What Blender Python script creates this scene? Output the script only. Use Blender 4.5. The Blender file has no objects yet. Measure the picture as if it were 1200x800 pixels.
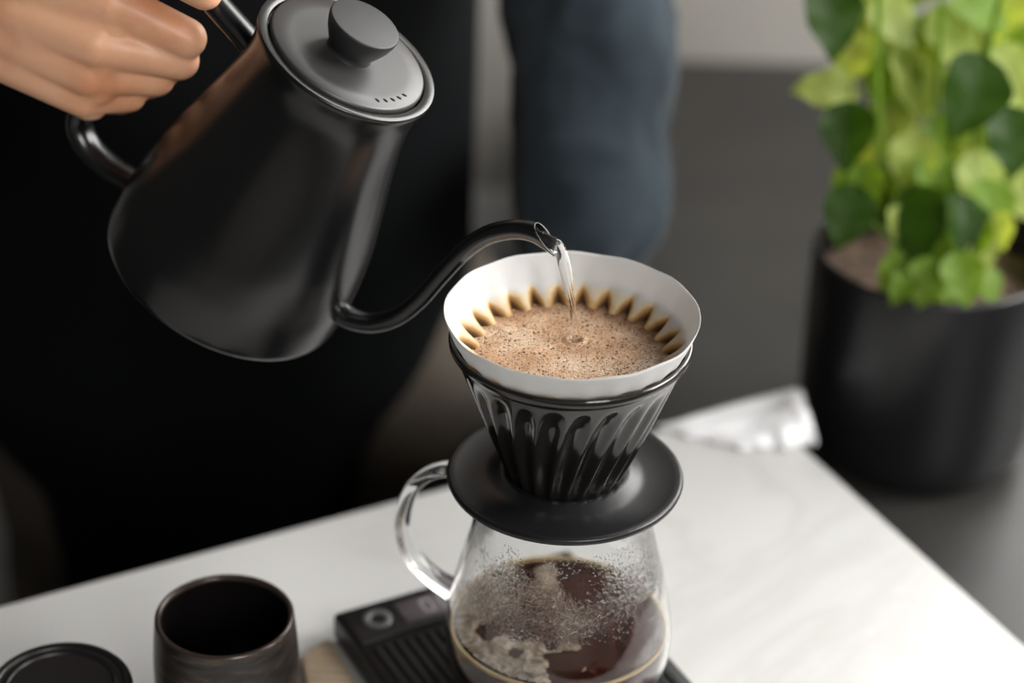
import bpy, bmesh, random
import numpy as np
from math import *
from mathutils import Vector, Matrix, noise

scene = bpy.context.scene
random.seed(7)

# ------------------------------------------------------------------ camera
FPX = 80 / 36 * 1200                      # 80 mm lens on a 36 mm sensor, 1200 px frame
TH, RO = radians(30.5), radians(1.7)
CAM = Vector((0, 0, 0.768))
FW = Vector((0, cos(TH), -sin(TH)))
R0, U0 = Vector((1, 0, 0)), Vector((0, sin(TH), cos(TH)))
RT = cos(RO) * R0 + sin(RO) * U0
UP = cos(RO) * U0 - sin(RO) * R0
cam = bpy.data.objects.new('camera', bpy.data.cameras.new('camera'))
scene.collection.objects.link(cam)
m = Matrix((RT, UP, -FW)).transposed().to_4x4(); m.translation = CAM
cam.matrix_world = m
cam.data.lens = 80; cam.data.sensor_width = 36
cam.data.clip_start = 0.05; cam.data.clip_end = 50
cam.data.dof.use_dof = True
cam.data.dof.focus_distance = 1.062
cam.data.dof.aperture_fstop = 3.2
scene.camera = cam

def ray(u, v): return FW + RT * ((u - 600) / FPX) + UP * ((400 - v) / FPX)
def P(u, v, t): return CAM + ray(u, v) * t                 # measured point -> place in the room
def onz(u, v, z):
    d = ray(u, v); return CAM + d * ((z - CAM.z) / d.z)
def onpl(u, v, p, n):
    d = ray(u, v); return CAM + d * ((p - CAM).dot(n) / d.dot(n))

# ------------------------------------------------------------------ world, window and fill light, exposure
world = bpy.data.worlds.new('world'); scene.world = world; world.use_nodes = True
bg = world.node_tree.nodes['Background']
bg.inputs[0].default_value = (0.80, 0.88, 1.0, 1); bg.inputs[1].default_value = 0.025

def area_light(name, loc, target, w, h, power, col):
    l = bpy.data.lights.new(name, 'AREA'); l.shape = 'RECTANGLE'; l.size = w; l.size_y = h
    l.energy = power; l.color = col
    o = bpy.data.objects.new(name, l); scene.collection.objects.link(o)
    o.location = loc
    o.rotation_euler = (Vector(target) - Vector(loc)).to_track_quat('-Z', 'Y').to_euler()
    return o
area_light('daylight_back_window', (1.10, 1.90, 1.02), (1.10, 0, 1.02), 1.16, 1.16, 36, (1.0, 0.985, 0.96))
area_light('daylight_right_window', (1.83, 1.05, 1.30), (0, 1.05, 1.30), 1.06, 1.26, 72, (1.0, 0.985, 0.96))
area_light('daylight_front_window', (1.22, -1.55, 1.45), (1.22, 1, 1.45), 1.06, 1.16, 50, (1.0, 0.98, 0.95))  # fill lamp added behind the camera to light the hand
scene.view_settings.view_transform = 'Standard'
scene.view_settings.look = 'None'
scene.view_settings.gamma = 1
scene.view_settings.use_curve_mapping = False
scene.view_settings.exposure = 0.0
scene.cycles.use_denoising = True
scene.cycles.max_bounces = 14
scene.cycles.transmission_bounces = 12
scene.cycles.transparent_max_bounces = 16
scene.cycles.sample_clamp_indirect = 4

# ------------------------------------------------------------------ materials
def mat(name, col=(0.5, 0.5, 0.5), rough=0.5, metal=0.0, **kw):
    m = bpy.data.materials.new(name); m.use_nodes = True
    b = m.node_tree.nodes['Principled BSDF']
    b.inputs['Base Color'].default_value = (*col, 1)
    b.inputs['Roughness'].default_value = rough
    b.inputs['Metallic'].default_value = metal
    for k, v in kw.items():
        k = k.replace('_', ' ')
        b.inputs[k].default_value = v
    m['b'] = 0
    return m
class NT:
    def __init__(s, m): s.m = m; s.t = m.node_tree; s.b = s.t.nodes['Principled BSDF']; s.out = s.t.nodes['Material Output']
    def n(s, typ, **kw):
        x = s.t.nodes.new(typ)
        for k, v in kw.items():
            if k.startswith('i_'): x.inputs[k[2:].replace('_', ' ')].default_value = v
            else: setattr(x, k, v)
        return x
    def l(s, a, b): s.t.links.new(a, b)
    def coord(s, kind='Object', scale=(1, 1, 1)):
        c = s.n('ShaderNodeTexCoord'); mp = s.n('ShaderNodeMapping'); mp.inputs['Scale'].default_value = scale
        s.l(c.outputs[kind], mp.inputs['Vector']); return mp.outputs[0]
    def noise(s, scale, detail=4, vec=None, dist=0, rough=0.5):
        x = s.n('ShaderNodeTexNoise'); x.inputs['Scale'].default_value = scale
        x.inputs['Detail'].default_value = detail; x.inputs['Distortion'].default_value = dist
        x.inputs['Roughness'].default_value = rough
        s.l(vec or s.coord(), x.inputs['Vector']); return x
    def ramp(s, fac, stops):
        r = s.n('ShaderNodeValToRGB'); e = r.color_ramp.elements
        while len(e) < len(stops): e.new(0.5)
        for k, (p, c) in enumerate(stops): e[k].position = p; e[k].color = (*c, 1) if len(c) == 3 else c
        s.l(fac, r.inputs[0]); return r.outputs[0]
    def mix(s, fac, a, b, blend='MIX'):
        x = s.n('ShaderNodeMix', data_type='RGBA', blend_type=blend)
        for sock, v in ((x.inputs[0], fac), (x.inputs[6], a), (x.inputs[7], b)):
            if hasattr(v, 'links'): s.l(v, sock)
            elif isinstance(v, (int, float)): sock.default_value = v
            else: sock.default_value = (*v, 1)
        return x.outputs[2]
    def bump(s, h, strength=0.2, dist=0.001):
        x = s.n('ShaderNodeBump'); x.inputs['Strength'].default_value = strength; x.inputs['Distance'].default_value = dist
        s.l(h, x.inputs['Height']); s.l(x.outputs[0], s.b.inputs['Normal']); return x

M = {}
# satin black metal of the kettle: very fine powder coat
def coat(name, col, rough, grain=0.06):
    m = mat(name, col, rough); t = NT(m); n = t.noise(2500, 2)
    t.bump(n.outputs[0], grain, 0.0003)
    t.l(t.ramp(t.noise(18, 3).outputs[0], [(0.3, (rough * 0.92,) * 3), (0.7, (rough * 1.08,) * 3)]), t.b.inputs['Roughness'])
    return m
M['kettle'] = coat('satin_black_coating', (0.004, 0.004, 0.0045), 0.25)
M['kettle'].node_tree.nodes['Principled BSDF'].inputs['Specular IOR Level'].default_value = 0.75
M['lid'] = coat('satin_black_lid_coating', (0.032, 0.031, 0.032), 0.42)
M['lid'].node_tree.nodes['Principled BSDF'].inputs['Specular IOR Level'].default_value = 0.9
M['knob'] = coat('matt_black_knob', (0.025, 0.025, 0.026), 0.45)
M['hole'] = mat('dark_hole', (0.002, 0.002, 0.002), 0.9)
M['plate'] = coat('matt_black_ceramic', (0.010, 0.010, 0.011), 0.33, 0.15)
M['glaze'] = mat('glossy_black_glaze', (0.013, 0.011, 0.010), 0.13, Coat_Weight=0.5, Coat_Roughness=0.06)
t = NT(M['glaze']); t.bump(t.noise(60, 2).outputs[0], 0.08, 0.001)
# glass
def glass(name, col=(1, 1, 1), ior=1.45, rough=0.0):
    return mat(name, col, rough, Transmission_Weight=1.0, IOR=ior)
M['glass'] = glass('clear_glass', (0.985, 0.99, 0.985), 1.46)
m = M['carafe_glass'] = glass('steamed_glass', (0.985, 0.99, 0.985), 1.46); t = NT(m)
sx = t.n('ShaderNodeSeparateXYZ'); tc = t.n('ShaderNodeTexCoord'); t.l(tc.outputs['Object'], sx.inputs[0])
band = t.ramp(sx.outputs['Z'], [(0.062, (0, 0, 0)), (0.074, (1, 1, 1)), (0.090, (0.7, 0.7, 0.7)), (0.104, (0, 0, 0))])
bl = t.ramp(t.noise(480, 3, rough=0.6).outputs[0], [(0.47, (0, 0, 0)), (0.60, (1, 1, 1))])
pt_ = t.ramp(t.noise(26, 3).outputs[0], [(0.42, (0, 0, 0)), (0.55, (1, 1, 1))])
t.bump(t.mix(1.0, t.mix(1.0, bl, band, 'MULTIPLY'), pt_, 'MULTIPLY'), 0.32, 0.0007)
M['water'] = glass('clear_water', (1, 1, 1), 1.33)
M['drop'] = glass('condensation_water', (1, 1, 1), 1.33)
# filter paper
m = M['paper'] = mat('filter_paper', (0.86, 0.86, 0.85), 0.85); t = NT(m)
at = t.n('ShaderNodeAttribute', attribute_name='stain')
ns = t.noise(160, 3).outputs[0]
add = t.n('ShaderNodeMath', operation='MULTIPLY_ADD'); t.l(ns, add.inputs[0]); add.inputs[1].default_value = 0.25
t.l(at.outputs['Fac'], add.inputs[2])
colr = t.ramp(add.outputs[0], [(0.20, (0.74, 0.74, 0.735)), (0.36, (0.78, 0.64, 0.42)), (0.50, (0.56, 0.32, 0.11)), (0.75, (0.20, 0.09, 0.025)), (1.0, (0.07, 0.035, 0.012))])
t.l(colr, t.b.inputs['Base Color'])
t.bump(t.noise(700, 4).outputs[0], 0.25, 0.0004)
tr = t.n('ShaderNodeBsdfTranslucent'); t.l(colr, tr.inputs[0])
mx = t.n('ShaderNodeMixShader'); mx.inputs[0].default_value = 0.28
t.l(t.b.outputs[0], mx.inputs[1]); t.l(tr.outputs[0], mx.inputs[2]); t.l(mx.outputs[0], t.out.inputs['Surface'])
# bubbly coffee crust
m = M['crust'] = mat('coffee_foam', (0.5, 0.3, 0.18), 0.38); t = NT(m)
v1 = t.n('ShaderNodeTexVoronoi', feature='F1'); v1.inputs['Scale'].default_value = 430; v1.inputs['Randomness'].default_value = 1
v2 = t.n('ShaderNodeTexVoronoi', feature='F1'); v2.inputs['Scale'].default_value = 950
oc = t.coord('Object')
wob = t.noise(300, 2, oc).outputs['Color']
vm = t.n('ShaderNodeVectorMath', operation='MULTIPLY_ADD'); t.l(wob, vm.inputs[0]); vm.inputs[1].default_value = (0.0012,) * 3; t.l(oc, vm.inputs[2])
t.l(vm.outputs[0], v1.inputs['Vector']); t.l(vm.outputs[0], v2.inputs['Vector'])
# each cell keeps or loses its bubble at random: dark pits where it popped
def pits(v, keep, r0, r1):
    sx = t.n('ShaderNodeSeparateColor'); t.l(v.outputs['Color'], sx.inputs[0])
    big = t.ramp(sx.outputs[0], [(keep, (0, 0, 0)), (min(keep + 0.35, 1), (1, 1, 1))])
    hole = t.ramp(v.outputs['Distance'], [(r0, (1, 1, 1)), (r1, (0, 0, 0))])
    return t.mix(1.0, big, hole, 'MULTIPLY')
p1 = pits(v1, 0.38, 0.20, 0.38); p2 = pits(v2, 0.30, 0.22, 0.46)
pp = t.mix(1.0, p1, p2, 'LIGHTEN')
patch = t.ramp(t.noise(38, 4, oc, rough=0.6).outputs[0], [(0.35, (0.47, 0.26, 0.135)), (0.52, (0.63, 0.41, 0.255)), (0.66, (0.80, 0.62, 0.45))])
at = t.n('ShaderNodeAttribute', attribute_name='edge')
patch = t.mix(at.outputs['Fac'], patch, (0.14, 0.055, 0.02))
fine = t.ramp(t.noise(900, 3, oc).outputs[0], [(0.35, (0.75, 0.7, 0.66)), (0.6, (1.05, 1.05, 1.05))])
patch = t.mix(1.0, patch, fine, 'MULTIPLY')
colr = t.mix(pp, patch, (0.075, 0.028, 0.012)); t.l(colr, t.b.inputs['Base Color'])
hh = t.n('ShaderNodeMath', operation='SUBTRACT'); t.l(t.noise(420, 3, oc).outputs[0], hh.inputs[0]); t.l(pp, hh.inputs[1])
t.bump(hh.outputs[0], 0.6, 0.0006)
# brewed coffee
m = M['coffee'] = mat('brewed_coffee', (0.15, 0.017, 0.004), 0.02, Transmission_Weight=0.75, IOR=1.34); t = NT(m)
va = t.n('ShaderNodeVolumeAbsorption'); va.inputs['Color'].default_value = (0.66, 0.10, 0.01, 1); va.inputs['Density'].default_value = 170
t.l(va.outputs[0], t.out.inputs['Volume'])
t.bump(t.noise(45, 2, dist=0.6).outputs[0], 0.25, 0.003)
m = M['froth'] = mat('pale_coffee_froth', (0.36, 0.27, 0.2), 0.2); t = NT(m)  # pale foam tones carry the coffee's surface reflection as colour
nn = t.noise(90, 8, dist=1.5, rough=0.7)
t.l(t.ramp(nn.outputs[0], [(0.34, (0.05, 0.025, 0.012)), (0.46, (0.26, 0.18, 0.12)), (0.62, (0.60, 0.51, 0.42))]), t.b.inputs['Base Color']); t.bump(nn.outputs[0], 0.8, 0.003)
m = M['froth_ring'] = mat('golden_froth_ring', (0.62, 0.44, 0.22), 0.35)
t = NT(m); t.bump(t.noise(900, 2).outputs[0], 0.4, 0.0005)
# black plastic etc.
M['scale'] = coat('black_soft_plastic', (0.007, 0.0075, 0.008), 0.38, 0.1)
M['ridge'] = coat('black_rubber', (0.008, 0.009, 0.010), 0.34, 0.1)
M['button'] = mat('grey_button_print', (0.08, 0.08, 0.083), 0.5)
M['display'] = mat('display_window', (0.15, 0.125, 0.135), 0.3)
M['digit'] = mat('display_digit', (0.34, 0.33, 0.35), 0.4)
m = M['raku'] = mat('dark_raku_ceramic', (0.05, 0.04, 0.035), 0.38); t = NT(m)
v = t.coord('Object', (1, 1, 6))
c1 = t.ramp(t.noise(45, 6, v, 0.6, 0.65).outputs[0], [(0.3, (0.022, 0.021, 0.020)), (0.5, (0.055, 0.047, 0.042)), (0.62, (0.10, 0.075, 0.058)), (0.75, (0.05, 0.045, 0.042))])
t.l(c1, t.b.inputs['Base Color']); t.b.inputs['Metallic'].default_value = 0.45
t.bump(t.noise(120, 5, v).outputs[0], 0.2, 0.0012)
M['mug_in'] = mat('black_glaze_inside', (0.006, 0.005, 0.005), 0.30)
M['mug_rim'] = mat('bare_rim', (0.07, 0.05, 0.042), 0.22, 0.4)
m = M['marble'] = mat('white_marble', (0.8, 0.8, 0.8), 0.38, Specular_IOR_Level=0.35); t = NT(m)
v = t.coord('Object')
n1 = t.noise(4.2, 8, v, 1.6, 0.55); vein = t.ramp(n1.outputs[0], [(0.44, (0, 0, 0)), (0.495, (1, 1, 1)), (0.55, (0, 0, 0))])
n2 = t.noise(2.0, 5, v, 0.4); soft = t.ramp(n2.outputs[0], [(0.35, (0.50, 0.495, 0.487)), (0.65, (0.58, 0.577, 0.57))])
mu = t.n('ShaderNodeMath', operation='MULTIPLY'); t.l(vein, mu.inputs[0]); mu.inputs[1].default_value = 0.35
t.l(t.mix(mu.outputs[0], soft, (0.42, 0.41, 0.395)), t.b.inputs['Base Color'])
m = M['linen'] = mat('white_linen', (0.86, 0.86, 0.88), 0.9); t = NT(m); t.bump(t.noise(600, 3).outputs[0], 0.4, 0.0006)
m = M['cork'] = mat('tan_wood', (0.42, 0.33, 0.23), 0.6); t = NT(m)
t.l(t.ramp(t.noise(30, 5, t.coord('Object', (1, 8, 1))).outputs[0], [(0.3, (0.36, 0.27, 0.18)), (0.7, (0.50, 0.40, 0.29))]), t.b.inputs['Base Color'])
m = M['counter'] = mat('dark_stone_counter', (0.055, 0.053, 0.05), 0.36); t = NT(m)
t.l(t.ramp(t.noise(9, 6).outputs[0], [(0.3, (0.028, 0.027, 0.026)), (0.7, (0.044, 0.042, 0.039))]), t.b.inputs['Base Color'])
M['cabinet'] = mat('dark_cabinet_paint', (0.03, 0.03, 0.031), 0.5)
m = M['wall'] = mat('greige_plaster', (0.42, 0.40, 0.37), 0.9); t = NT(m)
t.l(t.ramp(t.noise(3, 5).outputs[0], [(0.3, (0.42, 0.40, 0.37)), (0.7, (0.46, 0.44, 0.41))]), t.b.inputs['Base Color'])
t.bump(t.noise(80, 4).outputs[0], 0.1, 0.002)
m = M['floor'] = mat('grey_concrete', (0.18, 0.175, 0.165), 0.6); t = NT(m)
t.l(t.ramp(t.noise(5, 6).outputs[0], [(0.3, (0.08, 0.076, 0.07)), (0.7, (0.12, 0.115, 0.11))]), t.b.inputs['Base Color'])
M['dark_wall'] = mat('charcoal_wall_paint', (0.045, 0.044, 0.043), 0.85)
M['white_paint'] = mat('white_window_paint', (0.8, 0.8, 0.79), 0.4)
M['pot'] = coat('black_pot_glaze', (0.007, 0.007, 0.008), 0.33, 0.1)
m = M['soil'] = mat('dry_potting_soil', (0.2, 0.13, 0.1), 0.95); t = NT(m)
t.l(t.ramp(t.noise(120, 5).outputs[0], [(0.3, (0.06, 0.036, 0.028)), (0.7, (0.30, 0.20, 0.16))]), t.b.inputs['Base Color'])
def leafmat(name, c):
    m = mat(name, c, 0.5, Specular_IOR_Level=0.25); t = NT(m)
    v = t.noise(60, 3); col = t.ramp(v.outputs[0], [(0.3, tuple(x * 0.8 for x in c)), (0.7, tuple(x * 1.2 for x in c))])
    t.l(col, t.b.inputs['Base Color'])
    tr = t.n('ShaderNodeBsdfTranslucent'); tc = t.mix(1.0, col, (1.9, 1.75, 0.5), 'MULTIPLY'); t.l(tc, tr.inputs[0])
    mx = t.n('ShaderNodeMixShader'); mx.inputs[0].default_value = 0.45
    t.l(t.b.outputs[0], mx.inputs[1]); t.l(tr.outputs[0], mx.inputs[2]); t.l(mx.outputs[0], t.out.inputs['Surface'])
    return m
M['leaf_dark'] = leafmat('deep_green_leaf', (0.028, 0.070, 0.006))
M['leaf_mid'] = leafmat('mid_green_leaf', (0.16, 0.27, 0.03))
M['leaf_pale'] = leafmat('young_pale_leaf', (0.36, 0.44, 0.12))
M['stem'] = leafmat('green_stem', (0.20, 0.32, 0.05))
m = M['skin'] = mat('skin', (0.62, 0.33, 0.20), 0.42, Subsurface_Weight=0.3, Subsurface_Scale=0.006)
m.node_tree.nodes['Principled BSDF'].inputs['Subsurface Radius'].default_value = (1.0, 0.35, 0.18)
t = NT(m)
t.l(t.ramp(t.noise(28, 4).outputs[0], [(0.3, (0.70, 0.32, 0.17)), (0.6, (0.86, 0.48, 0.30))]), t.b.inputs['Base Color'])
w = t.n('ShaderNodeTexVoronoi', feature='DISTANCE_TO_EDGE'); w.inputs['Scale'].default_value = 650; t.l(t.coord('Object'), w.inputs['Vector'])
t.bump(w.outputs[0], 0.12, 0.0006)
def cloth(name, c1, c2, sc=6):
    m = mat(name, c1, 0.95, Sheen_Weight=0.1, Specular_IOR_Level=0.12); t = NT(m)
    t.l(t.ramp(t.noise(sc, 4).outputs[0], [(0.3, c1), (0.7, c2)]), t.b.inputs['Base Color'])
    t.bump(t.noise(900, 2).outputs[0], 0.3, 0.0006); return m
M['apron'] = cloth('black_cotton', (0.0045, 0.005, 0.006), (0.007, 0.008, 0.009))
M['apron'].node_tree.nodes['Principled BSDF'].inputs['Sheen Weight'].default_value = 0.0
M['denim'] = cloth('dark_blue_denim', (0.020, 0.029, 0.037), (0.034, 0.046, 0.057), 12)
M['trousers'] = cloth('taupe_trousers', (0.11, 0.092, 0.075), (0.16, 0.138, 0.115))
M['trousers'].node_tree.nodes['Principled BSDF'].inputs['Sheen Weight'].default_value = 0.0
M['hair'] = mat('dark_hair', (0.02, 0.013, 0.01), 0.5)

# ------------------------------------------------------------------ helpers
COL = scene.collection
def link(name, me, material, parent=None, smooth=True):
    o = bpy.data.objects.new(name, me); COL.objects.link(o)
    for mm in (material if isinstance(material, (list, tuple)) else [material]):
        if mm is not None and len(me.materials) < (len(material) if isinstance(material, (list, tuple)) else 1): me.materials.append(mm)
    if parent is not None: o.parent = parent
    if smooth:
        me.polygons.foreach_set('use_smooth', [True] * len(me.polygons))
    return o
def obj(name, bm, material, parent=None, smooth=True, recalc=True):
    if recalc: bmesh.ops.recalc_face_normals(bm, faces=bm.faces[:])
    me = bpy.data.meshes.new(name); bm.to_mesh(me); bm.free()
    return link(name, me, material, parent, smooth)
def tag(o, label=None, cat=None, group=None, kind=None):
    if label: o['label'] = label
    if cat: o['category'] = cat
    if group: o['group'] = group
    if kind: o['kind'] = kind
    return o
def thing(name, label, cat, loc=(0, 0, 0), rotz=0, group=None):
    o = bpy.data.objects.new(name, None); COL.objects.link(o); o.location = loc; o.rotation_euler = (0, 0, rotz)
    o.empty_display_size = 0.02
    return tag(o, label, cat, group)
def sharp(o, ang=35):
    me = o.data
    bm = bmesh.new(); bm.from_mesh(me); a = radians(ang)
    for e in bm.edges:
        if len(e.link_faces) == 2 and e.calc_face_angle(0) > a: e.smooth = False
    bm.to_mesh(me); bm.free(); return o
def lathe(prof, n=96, fn=None, close=False):
    """prof: list of (r, z); r==0 caps; fn(r, z, ang, k) -> (r, z)"""
    bm = bmesh.new(); rings = []
    for k, (r, z) in enumerate(prof):
        if r < 1e-7: rings.append([bm.verts.new((0, 0, z))]); continue
        ring = []
        for i in range(n):
            a = 2 * pi * i / n
            rr, zz = (fn(r, z, a, k) if fn else (r, z))
            ring.append(bm.verts.new((rr * cos(a), rr * sin(a), zz)))
        rings.append(ring)
    if close: rings.append(rings[0])
    for A, B in zip(rings, rings[1:]):
        for i in range(n):
            j = (i + 1) % n
            if len(A) == 1 and len(B) == 1: break
            if len(A) == 1: bm.faces.new((A[0], B[i], B[j]))
            elif len(B) == 1: bm.faces.new((A[i], A[j], B[0]))
            else: bm.faces.new((A[i], A[j], B[j], B[i]))
    return bm
def spline(pts, n):
    """Catmull-Rom through vectors of any length"""
    pts = [np.array(p, float) for p in pts]; out = []
    ext = [2 * pts[0] - pts[1]] + pts + [2 * pts[-1] - pts[-2]]
    for s in range(len(pts) - 1):
        p0, p1, p2, p3 = ext[s:s + 4]
        for k in range(n):
            u = k / n
            out.append(0.5 * ((2 * p1) + (p2 - p0) * u + (2 * p0 - 5 * p1 + 4 * p2 - p3) * u * u + (3 * p1 - p0 - 3 * p2 + p3) * u ** 3))
    out.append(pts[-1]); return out
def tube(path, radii, n=24, side=None, flat=1.0, bm=None, cap0=True, cap1=True):
    """sweep an ellipse (radius across 'side' = r*flat)"""
    bm = bm or bmesh.new(); path = [Vector(p[:3]) for p in path]; rings = []
    N = len(path)
    T = [(path[min(i + 1, N - 1)] - path[max(i - 1, 0)]).normalized() for i in range(N)]
    s = Vector(side) if side is not None else T[0].orthogonal()
    for i in range(N):
        s = (s - T[i] * s.dot(T[i])).normalized(); b = T[i].cross(s)
        r = radii[i]
        rings.append([bm.verts.new(path[i] + s * (r * flat * cos(2 * pi * k / n)) + b * (r * sin(2 * pi * k / n))) for k in range(n)])
    for A, B in zip(rings, rings[1:]):
        for k in range(n): bm.faces.new((A[k], A[(k + 1) % n], B[(k + 1) % n], B[k]))
    if cap0: bm.faces.new(rings[0][::-1])
    if cap1: bm.faces.new(rings[-1])
    return bm
def add_box(bm, c, s, mat4=None):
    r = bmesh.ops.create_cube(bm, size=1); vs = r['verts']
    for v in vs: v.co = Vector((v.co.x * s[0], v.co.y * s[1], v.co.z * s[2])) + Vector(c)
    if mat4 is not None:
        for v in vs: v.co = mat4 @ v.co
    return vs
def box(c, s, bev=0.0, seg=3):
    bm = bmesh.new(); add_box(bm, c, s)
    if bev: bmesh.ops.bevel(bm, geom=bm.edges[:], offset=bev, segments=seg, profile=0.5, affect='EDGES')
    return bm
ICO = {}
def ico(sub):
    if sub not in ICO:
        b = bmesh.new(); bmesh.ops.create_icosphere(b, subdivisions=sub, radius=1)
        ICO[sub] = [v.co.copy() for v in b.verts]; b.free()
    return ICO[sub]
def hull(bm, a, b, ra, rb, sub=2):
    for p, r in ((a, ra), (b, rb)):
        for d in ico(sub): bm.verts.new(Vector(p) + d * r)
    bmesh.ops.convex_hull(bm, input=bm.verts[:])
    dead = [v for v in bm.verts if not v.link_faces]
    bmesh.ops.delete(bm, geom=dead, context='VERTS')
def chain(bm, pts, sub=2):
    """pts: list of (Vector, radius)"""
    for (a, ra), (b, rb) in zip(pts, pts[1:]):
        h = bmesh.new(); hull(h, a, b, ra, rb, sub)
        me = bpy.data.meshes.new('t'); h.to_mesh(me); h.free(); bm.from_mesh(me); bpy.data.meshes.remove(me)
def remesh(bm, voxel, smooth_it=4, fac=0.5):
    """one continuous skin around all hulls"""
    me = bpy.data.meshes.new('tmp'); bm.to_mesh(me); bm.free()
    o = bpy.data.objects.new('tmp', me); COL.objects.link(o)
    r = o.modifiers.new('r', 'REMESH'); r.mode = 'VOXEL'; r.voxel_size = voxel; r.use_smooth_shade = True
    if smooth_it:
        s = o.modifiers.new('s', 'SMOOTH'); s.factor = fac; s.iterations = smooth_it
    dg = bpy.context.evaluated_depsgraph_get(); dg.update()
    out = bpy.data.meshes.new_from_object(o.evaluated_get(dg))
    bpy.data.objects.remove(o); bpy.data.meshes.remove(me)
    return out
def prism(poly, z0, z1, bev=0.0):
    bm = bmesh.new()
    lo = [bm.verts.new((x, y, z0)) for x, y in poly]; hi = [bm.verts.new((x, y, z1)) for x, y in poly]
    bm.faces.new(lo[::-1]); bm.faces.new(hi)
    for i in range(len(poly)):
        j = (i + 1) % len(poly); bm.faces.new((lo[i], lo[j], hi[j], hi[i]))
    bmesh.ops.recalc_face_normals(bm, faces=bm.faces[:])
    if bev: bmesh.ops.bevel(bm, geom=bm.edges[:], offset=bev, segments=3, profile=0.5, affect='EDGES')
    return bm

# ------------------------------------------------------------------ setting
FLOOR = -0.93
tag(obj('floor', box((0.2, 0.165, FLOOR - 0.05), (3.6, 3.8, 0.1)), M['floor'], smooth=False), kind='structure')
def wall_with_window(name, p0, p1, z0, z1, wx0, wx1, wz0, wz1, thick=0.12):
    """wall from p0 to p1 (2-D), window between distances wx0..wx1; outside lies to the left of p0->p1"""
    d = (Vector(p1) - Vector(p0)); L = d.length; d.normalize(); ang = atan2(d.y, d.x)
    mt = Matrix.Translation((p0[0], p0[1], 0)) @ Matrix.Rotation(ang, 4, 'Z')
    bm = bmesh.new()
    for (x0, x1, a, b) in ((0, wx0, z0, z1), (wx1, L, z0, z1), (wx0, wx1, z0, wz0), (wx0, wx1, wz1, z1)):
        add_box(bm, ((x0 + x1) / 2, thick / 2, (a + b) / 2), (x1 - x0, thick, b - a), mt)
    o = tag(obj(name, bm, M['wall'], smooth=False), kind='structure')
    return mt
def window(name, mt, wx0, wx1, wz0, wz1, thick=0.12):
    w, h = wx1 - wx0, wz1 - wz0; f = 0.045
    root = bpy.data.objects.new(name, None); COL.objects.link(root); root['kind'] = 'structure'
    bm = bmesh.new(); y = 0.08
    for c, s in ((((wx0 + f / 2), y, wz0 + h / 2), (f, 0.05, h)), ((wx1 - f / 2, y, wz0 + h / 2), (f, 0.05, h)),
                 ((wx0 + w / 2, y, wz0 + f / 2), (w - 2 * f, 0.05, f)), ((wx0 + w / 2, y, wz1 - f / 2), (w - 2 * f, 0.05, f)),
                 ((wx0 + w / 2, y, wz0 + h / 2), (0.03, 0.04, h - 2 * f))):
        add_box(bm, c, s, mt)
    obj('window_frame', bm, M['white_paint'], root, smooth=False)
    for k in range(2):
        bm = bmesh.new(); cx = wx0 + w * (0.25 + 0.5 * k) + (0.005 if k == 0 else -0.005)
        add_box(bm, (cx, y, wz0 + h / 2), (w / 2 - f - 0.02, 0.006, h - 2 * f), mt)
        obj('window_pane', bm, M['glass'], root, smooth=False)
    bm = bmesh.new(); add_box(bm, (wx0 + w / 2, 0.0, wz0 - 0.015), (w + 0.08, 0.14, 0.03), mt)
    obj('window_sill', bm, M['white_paint'], root, smooth=False)
WB = 1.93
mt = wall_with_window('wall_back', (-1.6, WB), (1.9, WB), FLOOR, 2.15, 2.1, 3.3, 0.42, 1.62)
window('window_1', mt, 2.1, 3.3, 0.42, 1.62)
tag(obj('trim_1', box((0.15, WB - 0.006, (FLOOR - 0.20) / 2), (3.4, 0.010, -0.20 - FLOOR), 0.003), M['white_paint'], smooth=False), kind='structure')  # pale panel added to lift the shaded lower wall
mt = wall_with_window('wall_right', (1.86, WB), (1.86, -1.6), FLOOR, 2.15, 0.33, 1.43, 0.65, 1.95)
window('window_2', mt, 0.33, 1.43, 0.65, 1.95)

mt = wall_with_window('wall_front', (1.98, -1.6), (-1.6, -1.6), FLOOR, 2.25, 0.20, 1.30, 0.85, 2.05)
window('window_3', mt, 0.20, 1.30, 0.85, 2.05)  # unseen window added to carry the front fill light

tag(obj('wall_left', box((-1.66, 0.22, (FLOOR + 2.2) / 2), (0.12, 3.66, 2.2 - FLOOR), 0), M['dark_wall'], smooth=False), kind='structure')

# marble island, fitted to its two visible edges
E1 = Vector((cos(radians(28.2)), sin(radians(28.2)), 0)); E2 = Vector((E1.y, -E1.x, 0))
Q = Vector((0.157, 1.2356, 0))
cor = [Q, Q + E2 * 0.42, Q + E2 * 0.42 - E1 * 1.25, Q - E1 * 1.25]
isl = thing('kitchen_island', 'white marble-topped kitchen island on which the carafe and scale stand', 'table', (Q.x, Q.y, FLOOR))
o = obj('marble_top', prism([(p.x - Q.x, p.y - Q.y) for p in cor], -0.03 - FLOOR, 0 - FLOOR, 0.004), M['marble'], isl); sharp(o, 40)
inn = [Q - E1 * 0.04 + E2 * 0.04, Q + E2 * 0.38 - E1 * 0.04, Q + E2 * 0.38 - E1 * 1.21, Q - E1 * 1.21 + E2 * 0.04]
obj('cabinet_base', prism([(p.x - Q.x, p.y - Q.y) for p in inn], 0.0, -0.03 - FLOOR, 0), M['cabinet'], isl, smooth=False)

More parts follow.
